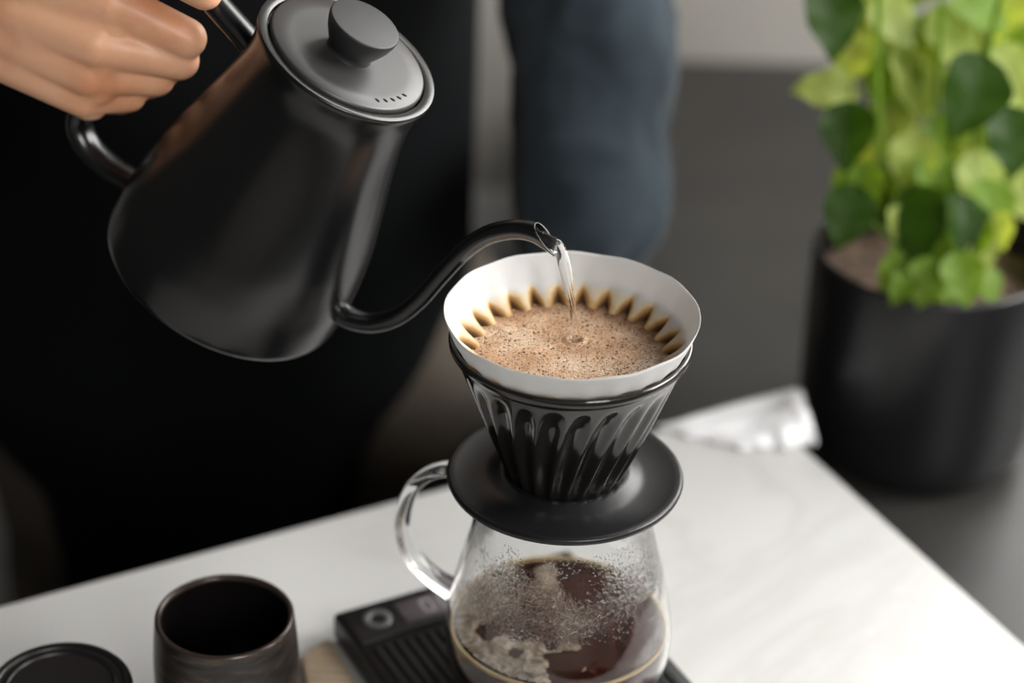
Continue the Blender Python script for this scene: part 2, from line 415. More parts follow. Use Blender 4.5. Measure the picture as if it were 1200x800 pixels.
# dark lower counter that carries the plant
CZ = -0.062
g = 0.006
A = Q + E1 * g - E2 * g
pc = [(0.085, A.y - (A.x - 0.085) * E1.y / E1.x), (A.x, A.y), ((A + E2 * 0.75).x, (A + E2 * 0.75).y), (1.70, (A + E2 * 0.75).y), (1.70, WB - 0.005), (0.085, WB - 0.005)]
ctr = thing('dark_counter', 'dark grey stone counter behind the marble island, under the plant pot', 'counter', (pc[0][0], pc[0][1], FLOOR))
loc = [(x - pc[0][0], y - pc[0][1]) for x, y in pc]
sharp(obj('counter_top', prism(loc, CZ - 0.03 - FLOOR, CZ - FLOOR, 0.003), M['counter'], ctr), 40)
cx = sum(p[0] for p in loc) / 6; cy = sum(p[1] for p in loc) / 6
obj('counter_cabinet', prism([((x - cx) * 0.965 + cx, (y - cy) * 0.965 + cy) for x, y in loc], 0, CZ - 0.03 - FLOOR), M['cabinet'], ctr, smooth=False)

# ------------------------------------------------------------------ dripper stack
AX = Vector((0.0277, 0.9242, 0))           # axis of carafe, dripper and filter
ZS = 0.020                                 # top of the scale
ZP = 0.150                                 # top of the dripper's plate
ZR = 0.2275                                # dripper rim
# --- scale
SC = onz(389, 714, ZS); W, D = 0.146, 0.175
sc = thing('coffee_scale', 'black ribbed coffee scale lying flat under the glass carafe', 'scale', (SC.x, SC.y, 0), atan2(E1.y, E1.x))
# local frame: +x along back edge, -y toward the front
o = obj('scale_body', box((W / 2, -D / 2, (ZS - 0.002) / 2 + 0.0008), (W, D, ZS - 0.0035), 0.003), M['scale'], sc); sharp(o, 60)
proto = None; nr = 22; pitch = (W - 0.012) / nr
bm = box((0, 0, 0), (pitch * 0.66, D - 0.045, 0.0022), 0.0008, 2)
rme = bpy.data.meshes.new('ridge'); bmesh.ops.recalc_face_normals(bm, faces=bm.faces[:]); bm.to_mesh(rme); bm.free()
rme.materials.append(M['ridge'])
for k in range(nr):
    o = bpy.data.objects.new('ridge', rme); COL.objects.link(o); o.parent = sc
    o.location = (0.006 + pitch * (k + 0.5), -(D + 0.031) / 2 + 0.0, ZS - 0.0017)
# control strip along the back edge: button ring and display
obj('control_strip', box((W / 2, -0.018, ZS - 0.0016), (W - 0.006, 0.030, 0.0020), 0.0008), M['scale'], sc)
bm = lathe([(0.0036, 0), (0.0085, 0), (0.0085, 0.0006), (0.0036, 0.0006)], 40, close=True)
o = obj('power_button', bm, M['button'], sc); o.location = (0.0185, -0.0175, ZS - 0.0006); o['label'] = 'grey ring marked power button'
dsp = obj('display', box((0.0605, -0.0185, ZS - 0.0005), (0.057, 0.019, 0.0008), 0.0003, 1), M['display'], sc); dsp['label'] = 'dull mauve-grey display window'
def seven(ch, w, h, tk):
    seg = {'0': 'abcdef', '1': 'bc', '2': 'abged', '4': 'fgbc', '7': 'abc'}[ch]; bm = bmesh.new()
    q = {'a': ((0, h / 2), (w, tk)), 'd': ((0, -h / 2), (w, tk)), 'g': ((0, 0), (w, tk)), 'f': ((-w / 2, h / 4), (tk, h / 2)), 'b': ((w / 2, h / 4), (tk, h / 2)),
         'e': ((-w / 2, -h / 4), (tk, h / 2)), 'c': ((w / 2, -h / 4), (tk, h / 2))}
    for s in seg:
        (x, y), (a, b) = q[s]; add_box(bm, (x, y, 0), (a, b, 0.0003))
    return bm
for ch, x in (('0', 0.048), ('0', 0.0585)):
    o = obj('digit', seven(ch, 0.0055, 0.010, 0.0013), M['digit'], dsp, smooth=False); o.location = (x, -0.0185, ZS + 0.0001)

# --- carafe
ca = thing('glass_carafe', 'clear glass coffee carafe with looped handle standing on the black scale', 'carafe', (AX.x, AX.y, ZS + 0.0008))
z0 = ZS + 0.0008
zl = 0.060 - z0                           # coffee level, local
prof_o = [(0.040, 0.0), (0.046, 0.0018), (0.0515, 0.008), (0.0555, 0.018), (0.0573, 0.029), (0.0572, 0.040), (0.0552, 0.054), (0.0520, 0.069), (0.0482, 0.084), (0.0446, 0.099), (0.0420, 0.110), (0.0408, 0.117), (0.0412, 0.121), (0.0425, 0.1245)]
sp = [tuple(p) for p in spline(prof_o, 4)]
TW = 0.0018
def inner(p):
    out = []
    for i, (r, z) in enumerate(p):
        a = p[max(i - 1, 0)]; b = p[min(i + 1, len(p) - 1)]; dr, dz = b[0] - a[0], b[1] - a[1]; l = hypot(dr, dz)
        out.append((r - TW * dz / l, z + TW * dr / l))
    return out
si = inner(sp)
LIP = onz(748, 622, z0 + 0.1245) - AX; la = atan2(LIP.y, LIP.x); lr = hypot(LIP.x, LIP.y)
def lip(r, z, a, k):
    d = (a - la + pi) % (2 * pi) - pi
    w = max(0, (z - 0.108) / 0.0165); g_ = exp(-(d / 0.16) ** 2)
    return r + (lr - 0.0425) * min(w, 1.1) ** 1.5 * g_, z
prof = [(0, 0)] + sp + [(0.0418, 0.1256)] + si[::-1] + [(0, TW)]
obj('glass_body', lathe(prof, 128, lip), M['carafe_glass'], ca)
hd = Vector((-cos(radians(26)), sin(radians(26)), 0)); hn = Vector((hd.y, -hd.x, 0))
hp = [onpl(u, v, AX, hn) - Vector((AX.x, AX.y, z0)) for u, v in ((572, 556), (545, 549), (512, 551), (486, 568), (473, 600), (475, 630), (489, 658), (510, 678), (533, 692))]
path = spline(hp, 8)
rr = [0.0036 + 0.0012 * (abs(2 * i / (len(path) - 1) - 1)) ** 4 for i in range(len(path))]
obj('handle', tube(path, rr, 20, side=hn, flat=1.75), M['glass'], ca)
# condensation: tiny droplets on the inner face of the glass
bm = bmesh.new(); rnd = random.Random(3)
def rad_at(z, p):
    for (r0, q0), (r1, q1) in zip(p, p[1:]):
        if q0 <= z <= q1: return r0 + (r1 - r0) * (z - q0) / max(q1 - q0, 1e-9)
    return p[-1][0]
for k in range(4200):
    z = 0.062 + 0.046 * rnd.random() ** 0.9; a = rnd.uniform(0, 2 * pi); r = rad_at(z, si[4:]) - 0.0001
    dens = noise.noise(Vector((cos(a) * 2, sin(a) * 2, z * 40)))
    if dens < -0.15: continue
    s = rnd.uniform(0.00018, 0.00045)
    c = Vector((r * cos(a), r * sin(a), z)); nrm = Vector((cos(a), sin(a), 0.2)).normalized(); tn = Vector((-sin(a), cos(a), 0)); bn = nrm.cross(tn)
    ring = [bm.verts.new(c + tn * (s * cos(q)) + bn * (s * 1.25 * sin(q))) for q in (0, pi / 3, 2 * pi / 3, pi, 4 * pi / 3, 5 * pi / 3)]
    top = bm.verts.new(c - nrm * s * 0.55)
    for i in range(6): bm.faces.new((ring[i], ring[(i + 1) % 6], top))
    bm.faces.new(ring[::-1])
tag(obj('condensation', bm, M['drop'], ca), kind='stuff')
# --- brewed coffee inside the carafe
li = [(r - 0.00025, z) for r, z in si if z < zl]
rl = rad_at(zl, si[4:]) - 0.00025
cf = thing('brewed_coffee', 'dark brewed coffee filling the lower part of the glass carafe', 'coffee', (AX.x, AX.y, z0))
obj('liquid', lathe([(0, TW + 0.0003)] + [(r, z + 0.0003) for r, z in li] + [(rl, zl - 0.0004), (rl - 0.0006, zl), (rl * 0.7, zl), (rl * 0.35, zl), (0, zl)], 128), M['coffee'], cf)
bm = lathe([(rl - 0.0022, zl - 0.0003), (rl - 0.0021, zl + 0.0006), (rl - 0.0008, zl + 0.0009), (rl - 0.00005, zl + 0.0010), (rl - 0.00002, zl - 0.0003)], 180,
           lambda r, z, a, k: (r + 0.0003 * noise.noise(Vector((cos(a) * 30, sin(a) * 30, k))), z), close=True)
obj('froth_ring', bm, M['froth_ring'], cf)['label'] = 'thin golden line of froth against the glass'
# pale foam sheets, left on the coffee; its bright reflection is painted into them
bm = bmesh.new(); N = 90; grid = {}
for i in range(N + 1):
    for j in range(N + 1):
        x = (i / N * 2 - 1) * rl; y = (j / N * 2 - 1) * rl
        if hypot(x, y) > rl - 0.0025: continue
        q = noise.fractal(Vector((x * 42 + 3, y * 42, 1.7)), 0.9, 2.1, 4) + 0.85 * (-x / rl + 0.16 + 0.12 * y / rl) + 0.16 * sin(hypot(x - 0.005, y + 0.02) * 420)
        if q > 0.30: grid[i, j] = (x, y, zl + 0.0001 + min(0.0012, (q - 0.30) * 0.004))
vv = {k: bm.verts.new(p) for k, p in grid.items()}
for (i, j) in grid:
    if all(k in vv for k in ((i + 1, j), (i, j + 1), (i + 1, j + 1))): bm.faces.new((vv[i, j], vv[i + 1, j], vv[i + 1, j + 1], vv[i, j + 1]))
for v in [v for v in bm.verts if not v.link_faces]: bm.verts.remove(v)
o = obj('froth', bm, M['froth'], cf); tag(o, 'pale patchy froth floating on the coffee', kind='stuff')

# --- dripper
dr = thing('pour_over_dripper', 'glossy black fluted dripper standing on top of the glass carafe', 'dripper', (AX.x, AX.y, ZP))
H = ZR - ZP; NF = 24
def cone_r(z): return 0.0285 + (0.0572 - 0.0285) * ((z - 0.002) / (H - 0.002)) ** 0.93 if z > 0.002 else 0.0285
zs = [0.0005 + (H - 0.007) * k / 46 for k in range(47)]
outer = [(cone_r(z) - 0.0002, z) for z in zs]
def flute(r, z, a, k):
    if k >= len(outer): return r, z
    f = min(1, max(0, (H - 0.0085 - z) / 0.007)); f = f * f * (3 - 2 * f) * min(1, (z + 0.004) / 0.02)
    c = 0.5 - 0.5 * cos(NF * (a - 0.30 * z / H))
    # the flutes end in round arches beneath the rim
    f2 = min(1, max(0, (H - 0.0075 - z - 0.005 * (1 - c)) / 0.014))
    return r - 0.0030 * (c ** 0.8) * f * f2, z
rim = [(0.0562, H - 0.0058), (0.0573, H - 0.0040), (0.0577, H - 0.0018), (0.0573, H - 0.0003), (0.0562, H), (0.0552, H - 0.0006), (0.0544, H - 0.003)]
inn = [(cone_r(z) - 0.0045, z) for z in (H - 0.010, H * 0.7, H * 0.5, H * 0.3, 0.010, 0.004)]
obj('fluted_cone', lathe(outer + rim + inn + [(0, 0.004)], NF * 14, flute), M['glaze'], dr)
pl = [(0.036, 0.0052), (0.0345, 0.0050), (0.0315, 0.0046), (0.0290, 0.0050), (0.0268, 0.0040)]
prof = [(0, -0.003), (0.026, -0.003), (0.0266, 0.0030), (0.0300, 0.0036), (0.0326, 0.0030), (0.0352, 0.0006), (0.040, -0.0004), (0.048, -0.0002), (0.0535, 0.0006), (0.0560, 0.0012), (0.0573, 0.0008), (0.0578, -0.0006), (0.0572, -0.0024), (0.0550, -0.0038),
        (0.048, -0.0050), (0.0435, -0.0052), (0.0388, -0.0056), (0.0384, -0.0150), (0.030, -0.0165), (0, -0.0165)]
zz0 = z0 + 0.1256 - ZP
prof = [(r, (min(z, -0.0030) if r > 0.04 else z)) if False else (r, z) for r, z in prof]
obj('base_plate', lathe(prof, 128), M['plate'], dr)['label'] = 'round satin black plate under the cone'

# --- paper filter with pleats
NPL = 26; ZF = 0.240
fl = thing('paper_filter', 'white pleated paper coffee filter sitting inside the black dripper', 'filter', (AX.x, AX.y, ZR))
def pleat(z, a):
    """z is world height; returns radius and valley measure"""
    base = 0.0600 - max(0, ZF - z) * 0.42
    if z < 0.2275: base = 0.05475 - (0.2275 - z) * 0.63
    if z < 0.2175: base = 0.04845 - (0.2175 - z) * 0.43
    f = min(1, max(0, (0.2280 - z) / 0.009)); f = f ** 1.1
    ph = (a * NPL / (2 * pi)) % 1.0
    tri = abs(2 * ph - 1)                        # 1 in the valley, 0 on the ridge
    tri = max(0, (tri - 0.22) / 0.78) ** 1.25
    jit = 1 + 0.18 * noise.noise(Vector((cos(a) * 3, sin(a) * 3, 0)))
    depth = 0.0052 * f * jit
    return base - depth * (1 - tri) + 0.0004 * f, tri * f
bm = bmesh.new(); nseg = NPL * 12
zlev = [0.2405 - 0.0000] + [0.240 - 0.0012 * k for k in range(1, 22)] + [0.208, 0.198, 0.185, 0.172, 0.162]
rings = []; st = bm.verts.layers.float.new('stain')
for k, z in enumerate(zlev):
    ring = []
    for i in range(nseg):
        a = 2 * pi * i / nseg
        r, val = pleat(z, a)
        zz = z
        if k < 6:
            w_ = 1 - k / 6
            zz += w_ * (0.0004 * noise.noise(Vector((cos(a) * 2.3, sin(a) * 2.3, 4))) + 0.0003 * sin(a * 13))
            r += w_ * 0.0006 * noise.noise(Vector((cos(a) * 2, sin(a) * 2, 9)))
        r += 0.00022 * cos(a * NPL) * min(1, max(0, (0.239 - z) / 0.008))
        v = bm.verts.new((r * cos(a), r * sin(a), zz - ZR)); ring.append(v)
        hgt = max(0, (z - 0.2176) / 0.011)
        nz = noise.noise(Vector((cos(a) * 9, sin(a) * 9, 2)))
        s = (1.0 - hgt) * 0.36 + val * 0.95 * max(0, 1 - hgt * 0.75) + 0.08 * nz
        if z > 0.2300: s = 0
        elif z > 0.2272: s *= 0.25
        v[st] = max(0.0, min(1.0, s))
    rings.append(ring)
for A_, B_ in zip(rings, rings[1:]):
    for i in range(nseg): bm.faces.new((A_[i], A_[(i + 1) % nseg], B_[(i + 1) % nseg], B_[i]))
bm.faces.new(rings[-1])
me = bpy.data.meshes.new('paper'); bmesh.ops.recalc_face_normals(bm, faces=bm.faces[:]); bm.to_mesh(me); bm.free()
o = link('pleated_paper', me, M['paper'], fl)
sd = o.modifiers.new('thickness', 'SOLIDIFY'); sd.thickness = 0.00025; sd.offset = 0

# --- foaming coffee bed
ZC = 0.2176
cb = bmesh.new(); eg = cb.verts.layers.float.new('edge'); rings = []
NR = 60
for k in range(NR + 1):
    q = k / NR; ring = []
    if k == 0:
        rings.append([cb.verts.new((0, 0, 0))]); continue
    for i in range(nseg):
        a = 2 * pi * i / nseg; rm = pleat(ZC, a)[0] + 0.0004
        rc = 0.0435 * q if q < 0.93 else 0
        r = rm * q if q > 0.93 else min(rm, 0.0450) * q * (1 - (q / 0.93) ** 6) + rm * q * (q / 0.93) ** 6
        x, y = r * cos(a), r * sin(a)
        z = 0.0005 * noise.noise(Vector((x * 90, y * 90, 0))) + 0.0009 * noise.noise(Vector((x * 30, y * 30, 5)))
        z += 0.0006 * max(0, (q - 0.93) / 0.07)
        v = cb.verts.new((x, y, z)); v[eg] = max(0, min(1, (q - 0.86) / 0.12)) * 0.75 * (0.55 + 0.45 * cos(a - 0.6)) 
        ring.append(v)
    rings.append(ring)
land = onz(674, 399, ZC) - Vector((AX.x, AX.y, ZC))
for ring in rings:                         # dent and ripple where the water lands
    for v in ring:
        d = hypot(v.co.x - land.x, v.co.y - land.y)
        v.co.z += -0.0016 * exp(-(d / 0.0022) ** 2) + 0.0008 * exp(-((d - 0.0042) / 0.0014) ** 2) + 0.0003 * exp(-((d - 0.0085) / 0.0016) ** 2)
for i in range(nseg): cb.faces.new((rings[0][0], rings[1][i], rings[1][(i + 1) % nseg]))
for A_, B_ in zip(rings[1:], rings[2:]):
    for i in range(nseg): cb.faces.new((A_[i], A_[(i + 1) % nseg], B_[(i + 1) % nseg], B_[i]))
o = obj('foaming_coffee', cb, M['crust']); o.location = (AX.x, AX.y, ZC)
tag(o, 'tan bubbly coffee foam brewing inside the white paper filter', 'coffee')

# ------------------------------------------------------------------ kettle
w_ = -ray(335, 190).normalized(); ex = (RT - w_ * RT.dot(w_)).normalized(); ey = w_.cross(ex)
kn = (0.415 * ex + 0.718 * ey + 0.559 * w_).normalized()
e1 = 0.866 * ex - 0.5 * ey; e2 = kn.cross(e1)
ks = (cos(radians(-15)) * e1 + sin(radians(-15)) * e2).normalized()
ks = (ks - kn * ks.dot(kn)).normalized(); kp = kn.cross(ks)      # kettle frame: x spout side, z axis
LAND = land + Vector((AX.x, AX.y, ZC))
sh = Vector((ks.x, ks.y, 0)).normalized(); pn = Vector((-sh.y, sh.x, 0))
TIP = onpl(642, 279, LAND, pn)
KB = onpl(261, 320, TIP, kp)
K = Matrix((ks, kp, kn)).transposed().to_4x4(); K.translation = KB
Ki = K.inverted()
def kl(u, v, off=0.0): return Ki @ (onpl(u, v, TIP + kp * off, kp))
ke = thing('pour_over_kettle', 'matt black gooseneck kettle tilted by a hand above the white filter', 'kettle')
ke.matrix_world = K
HK = 0.149
prof = [(0, 0.0), (0.0585, 0.0), (0.0612, 0.0008), (0.0627, 0.0026), (0.0633, 0.0055), (0.0635, 0.012), (0.0634, 0.024), (0.0622, 0.036), (0.0602, 0.050), (0.0570, 0.065), (0.0533, 0.080), (0.0497, 0.094), (0.0466, 0.107), (0.0443, 0.119), (0.0432, 0.129), (0.0433, 0.136), (0.0440, 0.1405), (0.0448, 0.1435)]
body = [prof[0], prof[1], prof[2], prof[3]] + [tuple(p) for p in spline(prof[4:], 4)]
top = [(0.0453, 0.1450), (0.0458, 0.1466), (0.0459, 0.1480), (0.0457, 0.1487), (0.0452, 0.1490), (0.0412, 0.1486), (0.0406, 0.1482), (0.0404, 0.1470), (0.0402, 0.140), (0, 0.139)]
o = sharp(obj('body', lathe(body + top, 160), M['kettle'], ke), 60)
lid = obj('lid', lathe([(0, 0.141), (0.0385, 0.141), (0.0394, 0.1440), (0.0397, 0.1484), (0.0394, 0.1497), (0.0386, 0.1503), (0.030, 0.1506), (0.0, 0.1507)], 128), M['lid'], ke); sharp(lid, 60)
knob = obj('knob', lathe([(0, 0.150), (0.0120, 0.150), (0.0112, 0.1515), (0.0112, 0.1530), (0.0128, 0.1550), (0.0160, 0.1610), (0.0172, 0.1645), (0.0176, 0.1666), (0.0176, 0.1676), (0.0173, 0.1681), (0.0168, 0.1682), (0, 0.1681)], 96), M['knob'], lid); sharp(knob, 60)
for k in range(5):
    a = radians(-17 + (k - 2) * 8.2); r = 0.0335
    hb = bmesh.new(); bmesh.ops.create_uvsphere(hb, u_segments=14, v_segments=8, radius=1)
    o = obj('vent_hole', hb, M['hole'], lid); o.scale = (0.0014, 0.0008, 0.0003); o.location = (r * cos(a), r * sin(a), 0.15055); o.rotation_euler = (0, 0, a + 0.5)
# spout: gooseneck, hollow at its cut tip
mmx = lambda u, v, off=0.0: kl(u, v, off)
sp_pts = [kl(385, 352), kl(397, 365), kl(413, 374), kl(438, 378), kl(466, 370), kl(492, 350), kl(517, 322), kl(543, 295), kl(570, 276), kl(602, 268.5), kl(626, 272), kl(641, 280), kl(656, 290)]
sp_pts[0] = Vector((0.052, 0, sp_pts[1].z - 0.002))
rad = [0.0072, 0.0062, 0.0056, 0.0052, 0.0049, 0.0047, 0.0046, 0.0046, 0.0047, 0.0048, 0.0049, 0.0050, 0.0050]
pth = spline([(*p, r) for p, r in zip(sp_pts, rad)], 6)
bm = tube(pth, [p[3] for p in pth], 32, side=(0, 1, 0), cap1=False)
# cut the end on a slant, then turn the wall inwards
ca_, cb_ = kl(630, 264), kl(650, 294)
cn = (cb_ - ca_).cross(Vector((0, 1, 0))).normalized(); cn = cn if cn.x > 0 else -cn
tdir = (kl(640, 279) - kl(628, 274)).normalized()
bmesh.ops.bisect_plane(bm, geom=bm.verts[:] + bm.edges[:] + bm.faces[:], plane_co=(ca_ + cb_) / 2, plane_no=cn, clear_outer=True)
for (dep, sc_) in ((0.0, 0.88), (0.0025, 0.97), (0.004, 0.90)):
    be = [e for e in bm.edges if len(e.link_faces) == 1]
    ex_ = bmesh.ops.extrude_edge_only(bm, edges=be)
    nvs = [g for g in ex_['geom'] if isinstance(g, bmesh.types.BMVert)]
    tipc = sum((v.co for v in nvs), Vector()) / len(nvs)
    for v in nvs:
        off = v.co - tipc; along = tdir * off.dot(tdir); v.co = tipc + along + (off - along) * sc_ - tdir * dep
obj('gooseneck_spout', bm, M['kettle'], ke)
# collar where the spout leaves the body
c0 = Vector(pth[0][:3]); bmc = tube([c0 + (Vector(pth[3][:3]) - c0) * f for f in (0.3, 1.1, 1.6)], [0.0092, 0.0084, 0.0062], 28)
obj('spout_collar', bmc, M['kettle'], ke)
# handle loop
h_pts = [Vector((-0.036, 0, 0.117)), kl(287, 43), kl(258, 10), kl(230, -22), kl(200, -36), kl(176, -18), kl(158, 25), kl(132, 75), kl(106, 112), kl(93, 142), kl(103, 170), kl(128, 195), kl(150, 209), Vector((-0.054, 0, 0.008))]
h_pts[-1] = kl(165, 219)
pth_h = spline(h_pts, 8)
obj('handle', tube(pth_h, [0.0058] * len(pth_h), 24, side=(0, 1, 0), flat=1.4), M['kettle'], ke)

# ------------------------------------------------------------------ poured water
def onv(u, v): return onpl(u, v, LAND, pn)
ws = [((628, 276), 3.2), ((640, 281), 3.5), ((651, 287), 3.4), ((658, 298), 2.9), ((662, 314), 2.5), ((667, 338), 2.1), ((671, 362), 1.7), ((674, 385), 1.5), ((675, 400), 1.9)]
cps = spline([(*(onv(*p)), r * 0.001) for p, r in ws], 6)
bm = bmesh.new()
strand = []
for i, p in enumerate(cps):
    f = i / (len(cps) - 1); sep = 0.0010 * sin(min(1, f * 1.3) * pi) * (1 + 0.3 * sin(f * 14))
    strand.append((Vector(p[:3]), p[3], sep))
for sgn in (-1, 1):
    chain(bm, [(c + sh * sgn * s, r * (0.88 if s > 0.0003 else 1) * (1 + 0.02 * sin(i * 0.5 + sgn))) for i, (c, r, s) in enumerate(strand)], 2)
for k in range(7):                          # splash beads where it lands
    a = k * 0.9; q = LAND + Vector((0.0032 * cos(a), 0.0032 * sin(a), 0.0005 + 0.0004 * (k % 3)))
    chain(bm, [(q, 0.0006), (q + Vector((0, 0, 0.0006)), 0.0005)], 1)
me = remesh(bm, 0.00035, 8)
o = link('water_stream', me, M['water']); tag(o, 'thin clear stream of hot water falling from the spout into the filter', 'water')

# ------------------------------------------------------------------ mug, canister, wooden piece, cloth
mc = onz(263, 720, 0.070)
mg = thing('ceramic_mug', 'dark mottled handleless ceramic cup, empty, left of the black scale', 'cup', (mc.x, mc.y, 0))
mo = [(0.0, 0.0004), (0.0250, 0.0004), (0.0285, 0.0020), (0.0325, 0.0080), (0.0352, 0.0180), (0.0364, 0.0300), (0.0366, 0.0420), (0.0360, 0.0540), (0.0352, 0.0640), (0.0348, 0.0680)]
o = obj('cup_body', lathe([mo[0], mo[1]] + [tuple(p) for p in spline(mo[2:], 4)] + [(0.0347, 0.0690)], 96), M['raku'], mg)
obj('rim', lathe([(0.0347, 0.0688), (0.0343, 0.0697), (0.0334, 0.0701), (0.0324, 0.0698), (0.0317, 0.0688), (0.0316, 0.0675)], 96), M['mug_rim'], mg)['label'] = 'brownish bare rim'
obj('cup_inside', lathe([(0.0316, 0.0676), (0.0322, 0.055), (0.0326, 0.035), (0.030, 0.012), (0.022, 0.006), (0, 0.005)], 96), M['mug_in'], mg, recalc=True)['label'] = 'black glazed inside'

jc = onz(70, 803, 0.050)
jr = thing('coffee_canister', 'low black canister with a round ringed lid at the island front left', 'canister', (jc.x, jc.y, 0))
obj('canister_body', lathe([(0, 0.0004), (0.0320, 0.0004), (0.0338, 0.0020), (0.0342, 0.010), (0.0342, 0.038), (0.0330, 0.040), (0, 0.040)], 96), M['scale'], jr)
sharp(obj('canister_lid', lathe([(0.0344, 0.036), (0.0354, 0.037), (0.0357, 0.044), (0.0353, 0.0485), (0.0342, 0.0500), (0.0325, 0.0505), (0.0312, 0.0500), (0.0306, 0.0490), (0.0288, 0.0488), (0.0280, 0.0498), (0.0262, 0.0500), (0.0254, 0.0490), (0.012, 0.0488), (0.0, 0.0490)], 96), M['plate'], jr), 50)

a0, a1, a2, a3 = onz(352, 770, 0.004), onz(386, 748, 0.004), onz(420, 806, 0.004), onz(366, 846, 0.004)
wc = (a0 + a1 + a2 + a3) / 4
o = obj('wooden_paddle', prism([(p.x - wc.x, p.y - wc.y) for p in (a0, a1, a2, a3)], 0.0003, 0.006, 0.0022), M['cork']); o.location = (wc.x, wc.y, 0)
tag(o, 'small tan wooden piece on the marble between the dark cup and the scale', 'wood')

cpts = [onz(768, 495, 0.004), onz(940, 452, 0.010), onz(958, 514, 0.006), onz(870, 526, 0.002)]
cc = sum(cpts, Vector()) / 4; cc.z = 0
bm = bmesh.new(); nx, ny = 48, 20; lo = {}; hi = {}
for i in range(nx + 1):
    for j in range(ny + 1):
        u, v = i / nx, j / ny
        p = (cpts[0] * (1 - u) + cpts[1] * u) * (1 - v) + (cpts[3] * (1 - u) + cpts[2] * u) * v
        edge = min(1, min(u, 1 - u, v, 1 - v) * 9)
        hgt = (0.004 + 0.012 * u) * (0.35 + 0.65 * edge ** 0.5) + 0.002 * u * sin(v * 7 + u * 4) * edge + 0.0015 * noise.noise(Vector((u * 4, v * 3, 1)))
        wx = 0.004 * noise.noise(Vector((u * 4, v * 4, 7)))
        hi[i, j] = bm.verts.new((p.x - cc.x + wx, p.y - cc.y + wx, max(0.0016, hgt)))
        lo[i, j] = bm.verts.new((p.x - cc.x + wx, p.y - cc.y + wx, 0.0004))
for i in range(nx):
    for j in range(ny):
        bm.faces.new((hi[i, j], hi[i + 1, j], hi[i + 1, j + 1], hi[i, j + 1])); bm.faces.new((lo[i, j], lo[i, j + 1], lo[i + 1, j + 1], lo[i + 1, j]))
for i in range(nx):
    for j, s in ((0, 1), (ny, -1)): bm.faces.new((hi[i, j], hi[i + 1, j], lo[i + 1, j], lo[i, j]))
for j in range(ny):
    for i in (0, nx): bm.faces.new((hi[i, j], hi[i, j + 1], lo[i, j + 1], lo[i, j]))
o = obj('folded_cloth', bm, M['linen']); o.location = (cc.x, cc.y, 0)
tag(o, 'folded white linen cloth lying on the back corner of the marble island', 'cloth')

# ------------------------------------------------------------------ potted basil
pr = P(1097, 287, 1.455); PH = pr.z - CZ
pt = thing('potted_basil', 'leafy green basil plant in a round black pot on the dark counter', 'plant', (pr.x, pr.y, CZ))
obj('pot', lathe([(0, 0.0005), (0.058, 0.0005), (0.066, 0.003), (0.0725, 0.011), (0.0760, 0.024), (0.0775, 0.045), (0.0780, PH * 0.75), (0.0782, PH - 0.003), (0.0775, PH - 0.0005), (0.0758, PH), (0.0745, PH - 0.002), (0.0742, PH - 0.03), (0.074, PH - 0.045), (0, PH - 0.045)], 96), M['pot'], pt)
bm = lathe([(0.0738 * k / 14, PH - 0.028) for k in range(14, 0, -1)] + [(0, PH - 0.028)], 60, lambda r, z, a, k: (r, z + 0.005 * noise.noise(Vector((r * cos(a) * 70, r * sin(a) * 70, 0)))))
obj('soil', bm, M['soil'], pt)
def leaf_mesh(seed, cup, mat_):
    """ovate basil leaf along +y, length 1, normal +z"""
    r = random.Random(seed); bm = bmesh.new(); nl, nw = 12, 6; vs = {}
    for i in range(nl + 1):
        s = i / nl; w = 0.41 * (sin(pi * s ** 0.80)) ** 0.75 * (1 - 0.25 * s) + 0.004
        for j in range(-nw // 2, nw // 2 + 1):
            q = j / (nw / 2); x = q * w * 1.08
            z = cup * (abs(q) ** 1.3) * w * 0.9 - 0.30 * (s - 0.25) ** 2 + 0.035 * sin(s * 15 + abs(q) * 2) * abs(q) + 0.02 * noise.noise(Vector((s * 4, q * 3, seed)))
            vs[i, j] = bm.verts.new((x, s, z))
    for i in range(nl):
        for j in range(-nw // 2, nw // 2): bm.faces.new((vs[i, j], vs[i, j + 1], vs[i + 1, j + 1], vs[i + 1, j]))
    tube([(0, -0.30, -0.06), (0, -0.1, -0.02), (0, 0.02, -0.012)], [0.014, 0.012, 0.008], 6, bm=bm)
    me = bpy.data.meshes.new('leaf'); bm.to_mesh(me); bm.free(); me.materials.append(mat_)
    me.polygons.foreach_set('use_smooth', [True] * len(me.polygons)); return me
LV = {k: [leaf_mesh(s, c, M[k]) for s, c in ((1, 0.35), (2, 0.15), (3, 0.5))] for k in ('leaf_dark', 'leaf_mid', 'leaf_pale')}
base_l = Vector((pr.x, pr.y, CZ))
def leaf(center, direction, normal, length, kind, var=0):
    d = Vector(direction).normalized(); n = Vector(normal); n = (n - d * n.dot(d)).normalized(); x = d.cross(n)
    me = LV[kind][var % 3]; o = bpy.data.objects.new('leaf', me); COL.objects.link(o); o.parent = pt
    mm = Matrix((x, d, n)).transposed().to_4x4(); mm = mm @ Matrix.Scale(length, 4)
    mm.translation = Vector(center) - base_l - d * length * 0.5
    o.matrix_local = mm; return o
def stem(pix, r0=0.0022, r1=0.0013):
    pts = [P(u, v, t_) - base_l for u, v, t_ in pix]; pts[0].z = max(pts[0].z, PH - 0.034)
    pa = spline(pts, 6); obj('stem', tube(pa, [r0 + (r1 - r0) * i / (len(pa) - 1) for i in range(len(pa))], 10), M['stem'], pt)
stem([(1060, 310, 1.46), (1036, 220, 1.45), (1028, 110, 1.42), (1030, 0, 1.38), (1036, -90, 1.34)], 0.0028, 0.0017)
stem([(1105, 300, 1.46), (1100, 200, 1.45), (1098, 100, 1.43), (1104, 0, 1.39), (1108, -80, 1.36)], 0.0026, 0.0016)
